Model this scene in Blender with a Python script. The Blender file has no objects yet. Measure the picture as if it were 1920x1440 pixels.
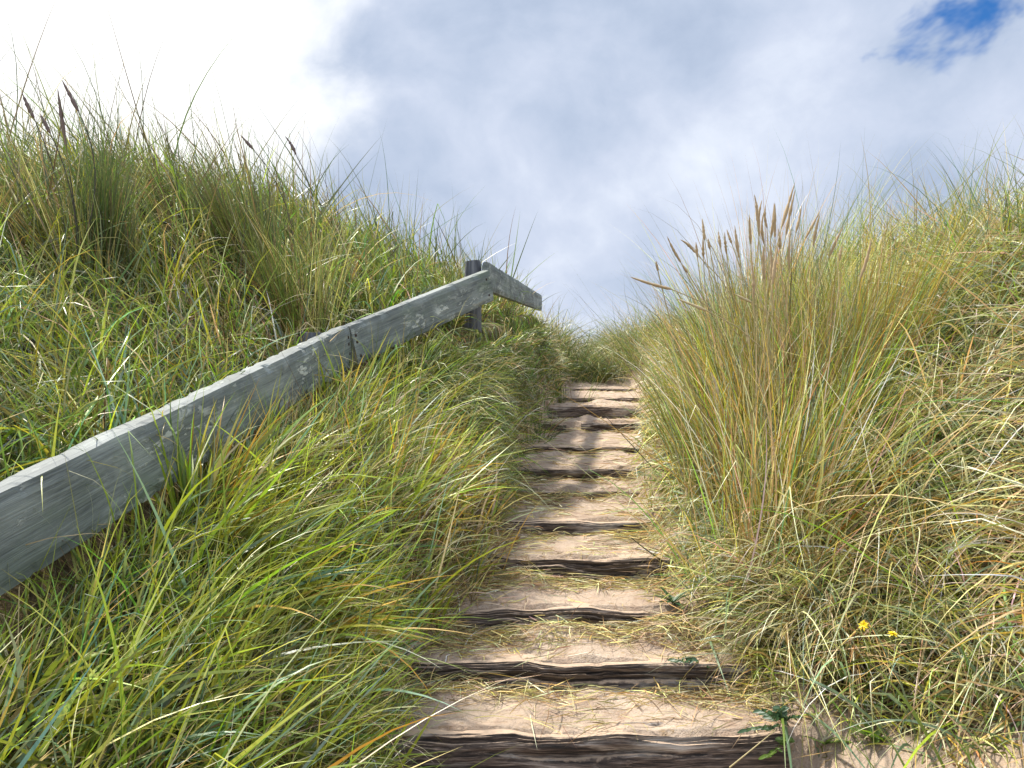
import bpy, math, random
import numpy as np

# ---------------------------------------------------------------- camera, sky, sun, exposure
EYE = 1.5                     # eye height above the datum
F = 1400.0 / 1920.0           # focal length / picture width
sc = bpy.context.scene
COL = sc.collection
cam_d = bpy.data.cameras.new("camera")
cam_d.sensor_width = 36.0
cam_d.lens = 36.0 * F
cam_d.clip_start = 0.02
cam_d.clip_end = 3000
cam = bpy.data.objects.new("camera", cam_d)
cam.location = (0, 0, EYE)
cam.rotation_euler = (math.radians(90), 0, 0)
COL.objects.link(cam)
sc.camera = cam

SUN_EL, SUN_AZ = 60.0, -52.0      # azimuth from +y, negative = left of the view
SUN_STRENGTH = 5.0
sc.view_settings.view_transform = 'Standard'
sc.view_settings.look = 'None'
sc.view_settings.gamma = 1.0
sc.view_settings.exposure = 0.80

el, az = math.radians(SUN_EL), math.radians(SUN_AZ)
sdir = (math.sin(az) * math.cos(el), math.cos(az) * math.cos(el), math.sin(el))
sun_d = bpy.data.lights.new("sun", 'SUN')
sun_d.energy = SUN_STRENGTH
sun_d.angle = math.radians(2.5)
sun_d.color = (1.0, 0.95, 0.86)
sun = bpy.data.objects.new("sun", sun_d)
from mathutils import Vector, Matrix
sun.rotation_euler = Vector(sdir).to_track_quat('Z', 'Y').to_euler()
sun.location = (0, 0, 20)
COL.objects.link(sun)


class NT:
    """small helper for node trees"""
    def __init__(self, tree):
        self.t = tree
        self.n = tree.nodes
        self.l = tree.links

    def new(self, typ, **kw):
        nd = self.n.new(typ)
        for k, v in kw.items():
            setattr(nd, k, v)
        return nd

    def put(self, sock, v):
        if isinstance(v, bpy.types.NodeSocket):
            self.l.new(v, sock)
        elif v is not None:
            sock.default_value = v

    def math(self, op, a, b=None, c=None, clamp=False):
        nd = self.new('ShaderNodeMath', operation=op, use_clamp=clamp)
        self.put(nd.inputs[0], a)
        if b is not None: self.put(nd.inputs[1], b)
        if c is not None: self.put(nd.inputs[2], c)
        return nd.outputs[0]

    def vmath(self, op, a, b=None):
        nd = self.new('ShaderNodeVectorMath', operation=op)
        self.put(nd.inputs[0], a)
        if b is not None: self.put(nd.inputs[1], b)
        return nd.outputs['Value'] if op in ('DOT_PRODUCT', 'LENGTH') else nd.outputs[0]

    def mapping(self, vec, scale=(1, 1, 1), loc=(0, 0, 0), rot=(0, 0, 0)):
        nd = self.new('ShaderNodeMapping')
        self.put(nd.inputs['Vector'], vec)
        nd.inputs['Scale'].default_value = scale
        nd.inputs['Location'].default_value = loc
        nd.inputs['Rotation'].default_value = rot
        return nd.outputs[0]

    def noise(self, vec, scale=5, detail=4, rough=0.55, dist=0.0, out='Fac'):
        nd = self.new('ShaderNodeTexNoise')
        self.put(nd.inputs['Vector'], vec)
        nd.inputs['Scale'].default_value = scale
        nd.inputs['Detail'].default_value = detail
        nd.inputs['Roughness'].default_value = rough
        nd.inputs['Distortion'].default_value = dist
        return nd.outputs[out]

    def smooth(self, v, lo, hi, a=0.0, b=1.0):
        nd = self.new('ShaderNodeMapRange', interpolation_type='SMOOTHSTEP')
        self.put(nd.inputs['Value'], v)
        for i, x in enumerate((lo, hi, a, b)):
            nd.inputs[1 + i].default_value = x
        return nd.outputs[0]

    def ramp(self, fac, stops):
        nd = self.new('ShaderNodeValToRGB')
        self.put(nd.inputs[0], fac)
        e = nd.color_ramp.elements
        while len(e) < len(stops): e.new(0.5)
        for el_, (p, c) in zip(e, stops):
            el_.position = p
            el_.color = (c[0], c[1], c[2], 1)
        return nd.outputs[0]

    def mix(self, fac, a, b, blend='MIX'):
        nd = self.new('ShaderNodeMix', data_type='RGBA', blend_type=blend)
        self.put(nd.inputs[0], fac)
        for s, v in ((nd.inputs[6], a), (nd.inputs[7], b)):
            if isinstance(v, tuple): v = (v[0], v[1], v[2], 1)
            self.put(s, v)
        return nd.outputs[2]


world = bpy.data.worlds.new("World")
sc.world = world
world.use_nodes = True
world.node_tree.nodes.clear()
w = NT(world.node_tree)
tc = w.new('ShaderNodeTexCoord')
D = tc.outputs['Generated']
sky = w.new('ShaderNodeTexSky', sky_type='NISHITA')
sky.sun_disc = False
sky.sun_elevation = el
sky.sun_rotation = az
bg_sky = w.new('ShaderNodeBackground')
w.put(bg_sky.inputs['Color'], w.mix(1.0, sky.outputs[0], (0.35, 0.90, 1.55), 'MULTIPLY'))
bg_sky.inputs['Strength'].default_value = 0.05
warp = w.noise(w.mapping(D, (1, 1, 1.5)), 2.2, 3, 0.5, 0, 'Color')
Dw = w.vmath('ADD', D, w.vmath('MULTIPLY', warp, (0.16, 0.16, 0.16)))
n1 = w.noise(w.mapping(Dw, (1.0, 1.0, 1.25), (3.1, 0.4, 1.7)), 2.7, 6, 0.47, 0.0)
n2 = w.noise(w.mapping(Dw, (1.0, 1.0, 1.1), (0.3, 5.4, 2.7)), 6.0, 7, 0.58, 0.0)
nn = w.math('ADD', w.math('MULTIPLY', n1, 0.64), w.math('MULTIPLY', n2, 0.36))
cloud = w.ramp(nn, [(0.38, (0.24, 0.295, 0.395)), (0.46, (0.31, 0.362, 0.46)),
                    (0.54, (0.385, 0.428, 0.52)), (0.65, (0.53, 0.565, 0.63))])
# the thin bright cloud in front of the sun
def unit(x, z):
    v = Vector((x, 1, z)); v.normalize(); return tuple(v)
gd = w.vmath('DOT_PRODUCT', D, unit(-0.72, 0.42))
gd = w.math('ADD', gd, w.math('MULTIPLY', w.math('SUBTRACT', nn, 0.5), 0.30))
glow = w.smooth(gd, 0.90, 1.0)
cloud = w.mix(glow, cloud, (0.80, 0.80, 0.785))
# brighter cloud overhead and behind the camera
sep = w.new('ShaderNodeSeparateXYZ'); w.put(sep.inputs[0], D)
up = w.smooth(sep.outputs['Z'], 0.45, 0.85, 1.0, 2.0)
back = w.smooth(w.math('MULTIPLY', sep.outputs['Y'], -1.0), -0.3, 0.6, 0.0, 0.7)
bg_cloud = w.new('ShaderNodeBackground')
w.put(bg_cloud.inputs['Color'], cloud)
w.put(bg_cloud.inputs['Strength'], w.math('ADD', up, back))
# a torn hole in the cloud with blue sky behind, upper right
hd = w.vmath('DOT_PRODUCT', D, unit(0.590, 0.488))
hole_n = w.noise(w.mapping(Dw, (1, 1, 1.3), (1.0, 2.0, 9.0)), 14, 4, 0.55, 0.0)
hole = w.math('ADD', hd, w.math('MULTIPLY', w.math('SUBTRACT', hole_n, 0.5), 0.013))
hole = w.smooth(hole, 0.9976, 1.0010)
mixs = w.new('ShaderNodeMixShader')
w.put(mixs.inputs[0], hole)
w.l.new(bg_cloud.outputs[0], mixs.inputs[1])
w.l.new(bg_sky.outputs[0], mixs.inputs[2])
wo = w.new('ShaderNodeOutputWorld')
w.l.new(mixs.outputs[0], wo.inputs['Surface'])

# ---------------------------------------------------------------- helpers
rng = np.random.default_rng(11)
random.seed(5)


def tag(o, label=None, cat=None, group=None, kind=None):
    if label: o['label'] = label
    if cat: o['category'] = cat
    if group: o['group'] = group
    if kind: o['kind'] = kind
    return o


def empty(name, loc):
    o = bpy.data.objects.new(name, None)
    o.empty_display_size = 0.1
    COL.objects.link(o)
    o.location = loc
    return o


def link(name, me, mat, parent=None, loc=None):
    o = bpy.data.objects.new(name, me)
    COL.objects.link(o)
    if mat: me.materials.append(mat)
    if parent:
        o.parent = parent
        # children are written in world coordinates unless a place is given
        if loc is None and parent.type == 'EMPTY':
            o.matrix_parent_inverse = Matrix.Translation(parent.location).inverted()
        elif loc is None and parent.parent is not None:
            pass
    if loc is not None: o.location = loc
    return o


def raw_mesh(name, verts, loops, starts, totals, smooth=True, col=None, attrs=None):
    me = bpy.data.meshes.new(name)
    me.vertices.add(len(verts))
    me.vertices.foreach_set('co', np.ascontiguousarray(verts, np.float32).ravel())
    me.loops.add(len(loops))
    me.loops.foreach_set('vertex_index', np.ascontiguousarray(loops, np.int32))
    me.polygons.add(len(starts))
    me.polygons.foreach_set('loop_start', np.ascontiguousarray(starts, np.int32))
    me.polygons.foreach_set('loop_total', np.ascontiguousarray(totals, np.int32))
    me.polygons.foreach_set('use_smooth', np.full(len(starts), smooth, bool))
    if col is not None:
        a = me.color_attributes.new('tint', 'FLOAT_COLOR', 'POINT')
        c4 = np.ones((len(verts), 4), np.float32); c4[:, :3] = col
        a.data.foreach_set('color', c4.ravel())
    for k, v in (attrs or {}).items():
        a = me.attributes.new(k, 'FLOAT', 'POINT')
        a.data.foreach_set('value', np.ascontiguousarray(v, np.float32))
    me.update(calc_edges=True)
    return me


def quad_mesh(name, verts, quads, smooth=True, **kw):
    q = np.asarray(quads, np.int32)
    return raw_mesh(name, np.asarray(verts), q.ravel(), np.arange(len(q)) * q.shape[1],
                    np.full(len(q), q.shape[1]), smooth, **kw)


def hash2(ix, iy, seed):
    h = (ix.astype(np.int64) * 374761393 + iy.astype(np.int64) * 668265263 + seed * 1442695041) & 0xffffffff
    h = ((h ^ (h >> 13)) * 1274126177) & 0xffffffff
    h = h ^ (h >> 16)
    return (h & 0xffff) / 65535.0


def vnoise(x, y, seed=0):
    x = np.asarray(x, float); y = np.asarray(y, float)
    ix, iy = np.floor(x), np.floor(y)
    fx, fy = x - ix, y - iy
    fx = fx * fx * (3 - 2 * fx); fy = fy * fy * (3 - 2 * fy)
    a = hash2(ix, iy, seed); b = hash2(ix + 1, iy, seed)
    c = hash2(ix, iy + 1, seed); d = hash2(ix + 1, iy + 1, seed)
    return (a + (b - a) * fx) + ((c + (d - c) * fx) - (a + (b - a) * fx)) * fy - 0.5


def fbm(x, y, seed=0, oct=4):
    s, amp = 0.0, 1.0
    for k in range(oct):
        s = s + amp * vnoise(x * 2 ** k, y * 2 ** k, seed + k * 17)
        amp *= 0.5
    return s


def P(px, py, d):
    """a point of the place: seen at px, py of the 1920 picture, d metres ahead of the eye"""
    return np.array([(px - 960) / 1400 * d, d, EYE + (720 - py) / 1400 * d])


# ---------------------------------------------------------------- the terrain
STEP_Z = [2.50, 2.88, 3.25, 3.71, 4.33, 5.10, 5.73, 6.96, 8.60, 9.60, 11.6, 13.0]
STEP_T = [1380, 1246, 1147, 1050, 977, 922, 878, 838, 793, 763, 746, 729]
STEP_B = [1475, 1293, 1183, 1092, 1003, 938, 900, 850, 812, 786, 754, 733]
TOP = [(720 - t) / 1400 * z for t, z in zip(STEP_T, STEP_Z)]
BOT = [(720 - b) / 1400 * z for b, z in zip(STEP_B, STEP_Z)]
EY = [0, 1.75, 2.5, 2.88, 3.25, 3.7, 4.3, 5.1, 5.7, 7, 8.6, 9.6, 11.6, 13, 15, 20, 60]
EL = [-.40, -.40, -.42, -.42, -.22, -.06, -.08, -.02, -.06, .12, .32, .46, .74, .92, 1.3, 1.4, 1.4]
ER = [.85, .90, .98, .84, .76, .76, .78, .84, .97, 1.20, 1.52, 1.68, 2.02, 2.16, 1.95, 1.8, 1.8]


def floor_h(y):
    h = np.interp(y, [-60, -6, -1, STEP_Z[0]], [-2.6, -2.2, -1.62, BOT[0] - .01])
    for i, z in enumerate(STEP_Z):
        z1 = STEP_Z[i + 1] if i + 1 < len(STEP_Z) else 60
        if i + 1 < len(STEP_Z):
            seg = np.interp(y, [z + .05, z1], [TOP[i] + .006, BOT[i + 1]])
        else:
            seg = np.interp(y, [z + .05, 13.6, 14.6, 18, 40, 70], [TOP[i] + .006, -.04, .15, .4, -.5, -1.5])
        h = np.where((y >= z + .05), seg, h)
    return h


SMY = [-60, -6, -1] + STEP_Z + [14.6, 18, 40, 70]
SMH = [-2.6, -2.2, -1.62] + [(a + b) / 2 for a, b in zip(TOP, BOT)] + [.15, .4, -.5, -1.5]


def I(y, xs, ys):
    return np.interp(y, xs, ys)


RAIL_Y = [-3, 0, 1.75, 4.28, 5.64, 10.6, 13, 16, 60]
RAIL_X = [-1.75, -1.40, -1.26, -.99, -.27, .36, .72, 1.0, 1.0]
RAIL_G = [-1.1, -.95, -.62, .02, .40, .93, .62, .55, -1.5]


HEAPS = [(.18, 3.17, .16, .08, .055), (.66, 3.16, .14, .09, .065), (.40, 5.0, .10, .10, .045), (.75, 5.0, .12, .10, .04), (.12, 5.0, .1, .1, .045),
         (.36, 6.84, .15, .13, .05), (.95, 6.86, .16, .12, .035), (.05, 3.63, .12, .08, .05), (.0, 4.25, .12, .08, .04), (.72, 5.62, .10, .08, .035),
         (1.35, 11.45, .15, .15, .05), (.95, 9.45, .12, .12, .06), (-.2, 2.80, .13, .06, .035), (.72, 8.45, .10, .18, .06)]


def edges(y):
    return I(y, EY, EL), I(y, EY, ER)


def rail_x(y):
    return I(y, RAIL_Y, RAIL_X)


def ground(x, y, noise=True):
    x = np.asarray(x, float); y = np.asarray(y, float)
    pl, pr = edges(y)
    r = np.minimum(rail_x(y), pl - .12)
    gr = I(y, RAIL_Y, RAIL_G)
    c = I(y, [0, 2, 3.5, 5, 7, 9, 11, 14, 20], [-2.7, -2.7, -2.7, -2.4, -1.75, -1.0, -.3, .5, .5])
    c = np.minimum(c, r - .4)
    hl = I(y, [-4, 0, 2, 3.5, 5, 6, 7, 8, 11, 14, 20, 60], [-1.0, -.3, .32, .78, 1.24, 1.28, 1.27, 1.10, .86, .70, .4, -1.5])
    cr = I(y, [0, 2, 4, 7, 10, 13, 20], [2.4, 2.5, 2.8, 3.0, 3.2, 3.4, 3.4])
    hr = I(y, [-4, 0, 2, 4, 5.5, 7, 10, 14, 20, 60], [-1.2, -.45, .18, .72, .88, .74, .76, .75, .4, -1.5])
    dist = np.maximum(pl - x, x - pr)
    wgt = np.clip(1 - dist / .15, 0, 1)
    f = floor_h(y) * wgt + I(y, SMY, SMH) * (1 - wgt)
    tl = np.clip((pl - x) / (pl - r), 0, 1)
    h1 = f + (gr - f) * tl ** 0.85
    t2 = np.clip((r - x) / (r - c), 0, 1)
    h2 = gr + (hl - gr) * (0.6 * t2 + 0.4 * t2 * t2 * (3 - 2 * t2))
    h3 = hl - 0.16 * np.clip(c - x, 0, None)
    left = np.where(x > r, h1, np.where(x > c, h2, h3))
    ta = np.clip((x - pr) / .35, 0, 1)
    rs = I(y, [0, 3.4, 4.6, 6, 13, 16], [.16, .16, .34, .62, .62, .3])
    ra = f + rs * ta
    tb = np.clip((x - pr - .35) / (cr - pr - .35), 0, 1)
    rb = f + rs + (hr - f - rs) * (0.7 * tb + 0.3 * tb * tb * (3 - 2 * tb))
    rc = hr - .14 * np.clip(x - cr, 0, None)
    right = np.where(x < pr + .35, ra, np.where(x < cr, rb, rc))
    h = np.where(x < pl, left, np.where(x > pr, right, f))
    if noise:
        big = np.clip((dist + .02) / .4, 0, 1)
        h = h + big * (0.10 * fbm(x * 1.3, y * 1.3, 3, 3)) + 0.016 * fbm(x * 7, y * 7, 9, 3)
        # sand heaped unevenly on the treads
        h = h + (1 - big) * (.022 * fbm(x * 10, y * 8, 41, 3) + .028 * vnoise(x * 3.1 + 7, y * 2.3, 21))
        # drifts of sand that bury parts of some risers
        for hx, hy, sx, sy, hh in HEAPS:
            h = h + hh * np.exp(-((x - hx) / sx) ** 2 - ((y - hy) / sy) ** 2)
    far = np.clip((np.hypot(x, y) - 35) / 60, 0, 1)
    h = h * (1 - far) + np.maximum(h, -1.6) * far * 0 + far * -1.5
    return np.maximum(h, -2.7) + EYE


# ---------------------------------------------------------------- materials
def mat_new(name):
    m = bpy.data.materials.new(name)
    m.use_nodes = True
    m.node_tree.nodes.clear()
    k = NT(m.node_tree)
    out = k.new('ShaderNodeOutputMaterial')
    bs = k.new('ShaderNodeBsdfPrincipled')
    k.l.new(bs.outputs[0], out.inputs['Surface'])
    return m, k, bs, out


def bump(k, bs, h, strength=0.5, dist=0.01):
    b = k.new('ShaderNodeBump')
    b.inputs['Strength'].default_value = strength
    b.inputs['Distance'].default_value = dist
    k.put(b.inputs['Height'], h)
    k.l.new(b.outputs[0], bs.inputs['Normal'])


def grass_material(name, rough=0.4, trans=0.32):
    m, k, bs, out = mat_new(name)
    a = k.new('ShaderNodeAttribute', attribute_name='tint')
    k.put(bs.inputs['Base Color'], a.outputs['Color'])
    bs.inputs['Roughness'].default_value = rough
    bs.inputs['Specular IOR Level'].default_value = 0.5
    tr = k.new('ShaderNodeBsdfTranslucent')
    k.put(tr.inputs['Color'], a.outputs['Color'])
    mx = k.new('ShaderNodeMixShader')
    mx.inputs[0].default_value = trans
    k.l.new(bs.outputs[0], mx.inputs[1]); k.l.new(tr.outputs[0], mx.inputs[2])
    k.l.new(mx.outputs[0], out.inputs['Surface'])
    return m


M_GRASS = grass_material('grass_blade')
M_STRAW = grass_material('dry_straw', 0.65, 0.15)


def sand_material():
    m, k, bs, out = mat_new('dune_sand')
    t = k.new('ShaderNodeTexCoord').outputs['Object']
    a = k.new('ShaderNodeAttribute', attribute_name='grassy').outputs['Fac']
    n = k.noise(t, 3.0, 5, 0.6)
    fine = k.noise(t, 160, 3, 0.7)
    s = k.ramp(n, [(0.3, (0.31, 0.235, 0.175)), (0.55, (0.40, 0.315, 0.24)), (0.75, (0.48, 0.39, 0.305))])
    s = k.mix(k.math('MULTIPLY', k.math('SUBTRACT', fine, 0.35, clamp=True), 1.1), s, (0.30, 0.20, 0.13))
    # crumbs of dead leaf worked into the sand
    d = k.noise(k.mapping(t, (20, 70, 20)), 1.0, 4, 0.65, 0.8)
    s = k.mix(k.smooth(d, 0.55, 0.66, 0, 0.7), s, (0.27, 0.18, 0.085))
    s = k.mix(k.smooth(k.noise(t, 7, 5, 0.65, 0.5), 0.50, 0.66, 0, 0.55), s, (0.25, 0.165, 0.115))
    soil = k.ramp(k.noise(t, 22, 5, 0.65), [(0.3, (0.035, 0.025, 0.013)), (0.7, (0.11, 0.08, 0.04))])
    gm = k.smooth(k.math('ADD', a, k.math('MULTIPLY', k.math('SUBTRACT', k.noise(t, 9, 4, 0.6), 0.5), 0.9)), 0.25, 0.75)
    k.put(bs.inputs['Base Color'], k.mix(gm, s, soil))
    bs.inputs['Roughness'].default_value = 0.95
    bs.inputs['Specular IOR Level'].default_value = 0.15
    hh = k.math('ADD', k.math('MULTIPLY', k.noise(t, 28, 5, 0.65), 1.0), k.math('MULTIPLY', fine, 0.25))
    bump(k, bs, hh, 1.0, 0.02)
    return m


M_SAND = sand_material()


def old_wood_material(name, dark=True):
    """weathered timber; the grain runs along local x"""
    m, k, bs, out = mat_new(name)
    t = k.new('ShaderNodeTexCoord').outputs['Object']
    inf = k.new('ShaderNodeObjectInfo').outputs['Random']
    off = k.new('ShaderNodeCombineXYZ')
    k.put(off.inputs[0], k.math('MULTIPLY', inf, 37.0)); k.put(off.inputs[1], k.math('MULTIPLY', inf, 11.0))
    t = k.vmath('ADD', t, off.outputs[0])
    wob = k.noise(k.mapping(t, (2.2, 2.2, 2.2)), 1.0, 3, 0.5, 0, 'Color')
    tw = k.vmath('ADD', t, k.vmath('MULTIPLY', wob, (0, .06, .06) if dark else (0, .022, .022)))
    if dark:
        g = k.noise(k.mapping(tw, (2.6, 62, 62)), 1.0, 7, 0.72, 0.3)
        g2 = k.noise(k.mapping(tw, (9, 190, 190)), 1.0, 4, 0.65, 0.2)
        big = k.noise(k.mapping(t, (2.5, 9, 9)), 1.0, 4, 0.6, 0.5)
        gg = k.math('ADD', k.math('MULTIPLY', g, 0.7), k.math('MULTIPLY', g2, 0.3))
        base = k.ramp(gg, [(0.41, (0.010, 0.007, 0.005)), (0.48, (0.050, 0.034, 0.026)), (0.54, (0.13, 0.095, 0.072)), (0.62, (0.32, 0.26, 0.21))])
        pale = k.ramp(gg, [(0.39, (0.03, 0.026, 0.023)), (0.48, (0.21, 0.18, 0.15)), (0.62, (0.48, 0.43, 0.37))])
        c = k.mix(k.smooth(big, 0.50, 0.62), base, pale)
        # sand caught on the top side
        nrm = k.new('ShaderNodeNewGeometry').outputs['Normal']
        sp = k.new('ShaderNodeSeparateXYZ'); k.put(sp.inputs[0], nrm)
        sand = k.smooth(k.math('ADD', sp.outputs['Z'], k.math('MULTIPLY', k.math('SUBTRACT', k.noise(t, 30, 4, 0.6), 0.5), 0.9)), 0.62, 0.95)
        c = k.mix(sand, c, (0.44, 0.32, 0.22))
        k.put(bs.inputs['Base Color'], c)
        bs.inputs['Roughness'].default_value = 0.8
        bump(k, bs, gg, 1.0, 0.014)
    else:
        g = k.noise(k.mapping(tw, (1.3, 38, 38)), 1.0, 6, 0.66, 0.25)
        g2 = k.noise(k.mapping(tw, (4.5, 190, 190)), 1.0, 3, 0.6, 0.1)
        gg = k.math('ADD', k.math('MULTIPLY', g, 0.55), k.math('MULTIPLY', g2, 0.45))
        c = k.ramp(gg, [(0.36, (0.13, 0.145, 0.14)), (0.46, (0.205, 0.228, 0.215)), (0.55, (0.26, 0.288, 0.268)), (0.66, (0.35, 0.375, 0.345))])
        big = k.noise(k.mapping(t, (2.2, 4.5, 4.5), (4, 1, 2)), 1.0, 6, 0.65, 0.6)
        c = k.mix(k.smooth(big, 0.40, 0.62, 0.75, 0.0), c, k.mix(1.0, c, (0.45, 0.46, 0.47), 'MULTIPLY'))
        # pale crusts of lichen and scuffed patches, drawn out along the grain
        li = k.noise(k.mapping(t, (9, 24, 24), (9, 3, 1), (0.0, 0.35, 0.0)), 1.0, 7, 0.72, 0.5)
        lm = k.math('MULTIPLY', k.smooth(li, 0.55, 0.60), k.smooth(k.noise(k.mapping(t, (1.7, 2.5, 2.5)), 1.0, 3, 0.5), 0.44, 0.62))
        c = k.mix(k.math('MULTIPLY', lm, 0.8), c, (0.55, 0.57, 0.51))
        gr = k.noise(k.mapping(t, (3.0, 6, 6), (2, 8, 5)), 1.0, 4, 0.6, 0.4)
        c = k.mix(k.smooth(gr, 0.50, 0.72, 0, 0.5), c, (0.13, 0.17, 0.115))
        dk = k.noise(k.mapping(t, (9, 9, 9), (5, 5, 2)), 1.0, 3, 0.6, 0.6)
        c = k.mix(k.smooth(dk, 0.66, 0.74, 0, 0.75), c, (0.035, 0.035, 0.036))
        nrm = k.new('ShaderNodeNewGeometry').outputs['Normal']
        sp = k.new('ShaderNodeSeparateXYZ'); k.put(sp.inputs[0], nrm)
        c = k.mix(k.smooth(sp.outputs['Z'], 0.6, 0.9, 0, 0.35), c, (0.30, 0.285, 0.26))   # sky light on the upper edge, painted into the colour
        k.put(bs.inputs['Base Color'], c)
        bs.inputs['Roughness'].default_value = 0.85
        bs.inputs['Specular IOR Level'].default_value = 0.2
        bump(k, bs, k.math('ADD', gg, k.math('MULTIPLY', lm, 0.4)), 0.8, 0.006)
    return m


M_LOG = old_wood_material('old_step_timber', True)
M_RAIL = old_wood_material('grey_weathered_board', False)


def plain(name, colour, rough=0.6, metal=0.0, var=0.25, scale=40):
    m, k, bs, out = mat_new(name)
    t = k.new('ShaderNodeTexCoord').outputs['Object']
    n = k.noise(t, scale, 4, 0.6)
    c2 = tuple(x * (1 - var) for x in colour)
    k.put(bs.inputs['Base Color'], k.mix(n, colour, c2))
    bs.inputs['Roughness'].default_value = rough
    bs.inputs['Metallic'].default_value = metal
    return m


def leaf_material(name, colour, trans=0.25):
    m = plain(name, colour, 0.45, 0, 0.35, 60)
    k = NT(m.node_tree)
    out = [n for n in m.node_tree.nodes if n.type == 'OUTPUT_MATERIAL'][0]
    bs = [n for n in m.node_tree.nodes if n.type == 'BSDF_PRINCIPLED'][0]
    tr = k.new('ShaderNodeBsdfTranslucent'); tr.inputs[0].default_value = (*colour, 1)
    mx = k.new('ShaderNodeMixShader'); mx.inputs[0].default_value = trans
    k.l.new(bs.outputs[0], mx.inputs[1]); k.l.new(tr.outputs[0], mx.inputs[2])
    k.l.new(mx.outputs[0], out.inputs['Surface'])
    return m


M_NAIL = plain('rusty_iron', (0.05, 0.03, 0.022), 0.7, 0.3)
M_HEAD = plain('seed_head', (0.46, 0.33, 0.175), 0.8, 0, 0.5, 300)
M_HEAD_PALE = plain('pale_seed_head', (0.50, 0.40, 0.22), 0.8, 0, 0.4, 300)
M_HEAD_DARK = plain('dark_seed_head', (0.16, 0.11, 0.09), 0.8, 0, 0.5, 300)
M_STEM = plain('dry_stem', (0.42, 0.34, 0.16), 0.7, 0, 0.4, 60)
M_STEM_DARK = plain('dark_stem', (0.05, 0.045, 0.025), 0.7, 0, 0.4, 60)
M_GSTEM = plain('green_stem', (0.15, 0.19, 0.05), 0.6, 0, 0.3, 60)
M_YELLOW = leaf_material('yellow_petal', (0.90, 0.66, 0.008), 0.2)
M_LEAF = leaf_material('vetch_leaf', (0.035, 0.085, 0.03), 0.2)
M_LEAF2 = leaf_material('bright_leaf', (0.12, 0.20, 0.03), 0.3)
M_SHELL = plain('snail_shell', (0.66, 0.60, 0.48), 0.45, 0, 0.3, 50)

# ---------------------------------------------------------------- sand (the one sheet of ground)
def build_ground():
    xs = np.concatenate([-np.geomspace(300, 4.2, 34), np.arange(-4.0, -.62, .075), np.arange(-.6, 2.25, .028),
                         np.arange(2.3, 5.0, .09), np.geomspace(5.1, 300, 34)])
    ys = np.concatenate([-np.geomspace(200, .6, 26), np.arange(-.5, 1.3, .12), np.arange(1.3, 6.5, .024), np.arange(6.5, 14.2, .045),
                         np.arange(14.3, 20, .2), np.geomspace(20.3, 400, 40)])
    extra = []
    for z in STEP_Z: extra += [z + .0495, z + .0505]
    ys = np.unique(np.concatenate([ys, extra]))
    X, Y = np.meshgrid(xs, ys)
    Z = ground(X, Y)
    pl, pr = edges(Y)
    d = np.maximum(pl - X, X - pr)
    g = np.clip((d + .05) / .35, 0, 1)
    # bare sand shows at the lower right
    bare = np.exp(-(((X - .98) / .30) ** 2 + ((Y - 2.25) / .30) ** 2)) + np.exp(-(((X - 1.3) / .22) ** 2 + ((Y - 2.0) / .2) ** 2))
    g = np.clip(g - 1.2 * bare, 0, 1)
    g = np.where(Y < -3, 0.3, g)
    nx, ny = len(xs), len(ys)
    idx = np.arange(nx * ny).reshape(ny, nx)
    q = np.stack([idx[:-1, :-1], idx[:-1, 1:], idx[1:, 1:], idx[1:, :-1]], -1).reshape(-1, 4)
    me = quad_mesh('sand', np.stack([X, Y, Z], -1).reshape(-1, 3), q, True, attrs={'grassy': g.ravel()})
    tag(link('sand', me, M_SAND), kind='structure')


build_ground()

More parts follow.
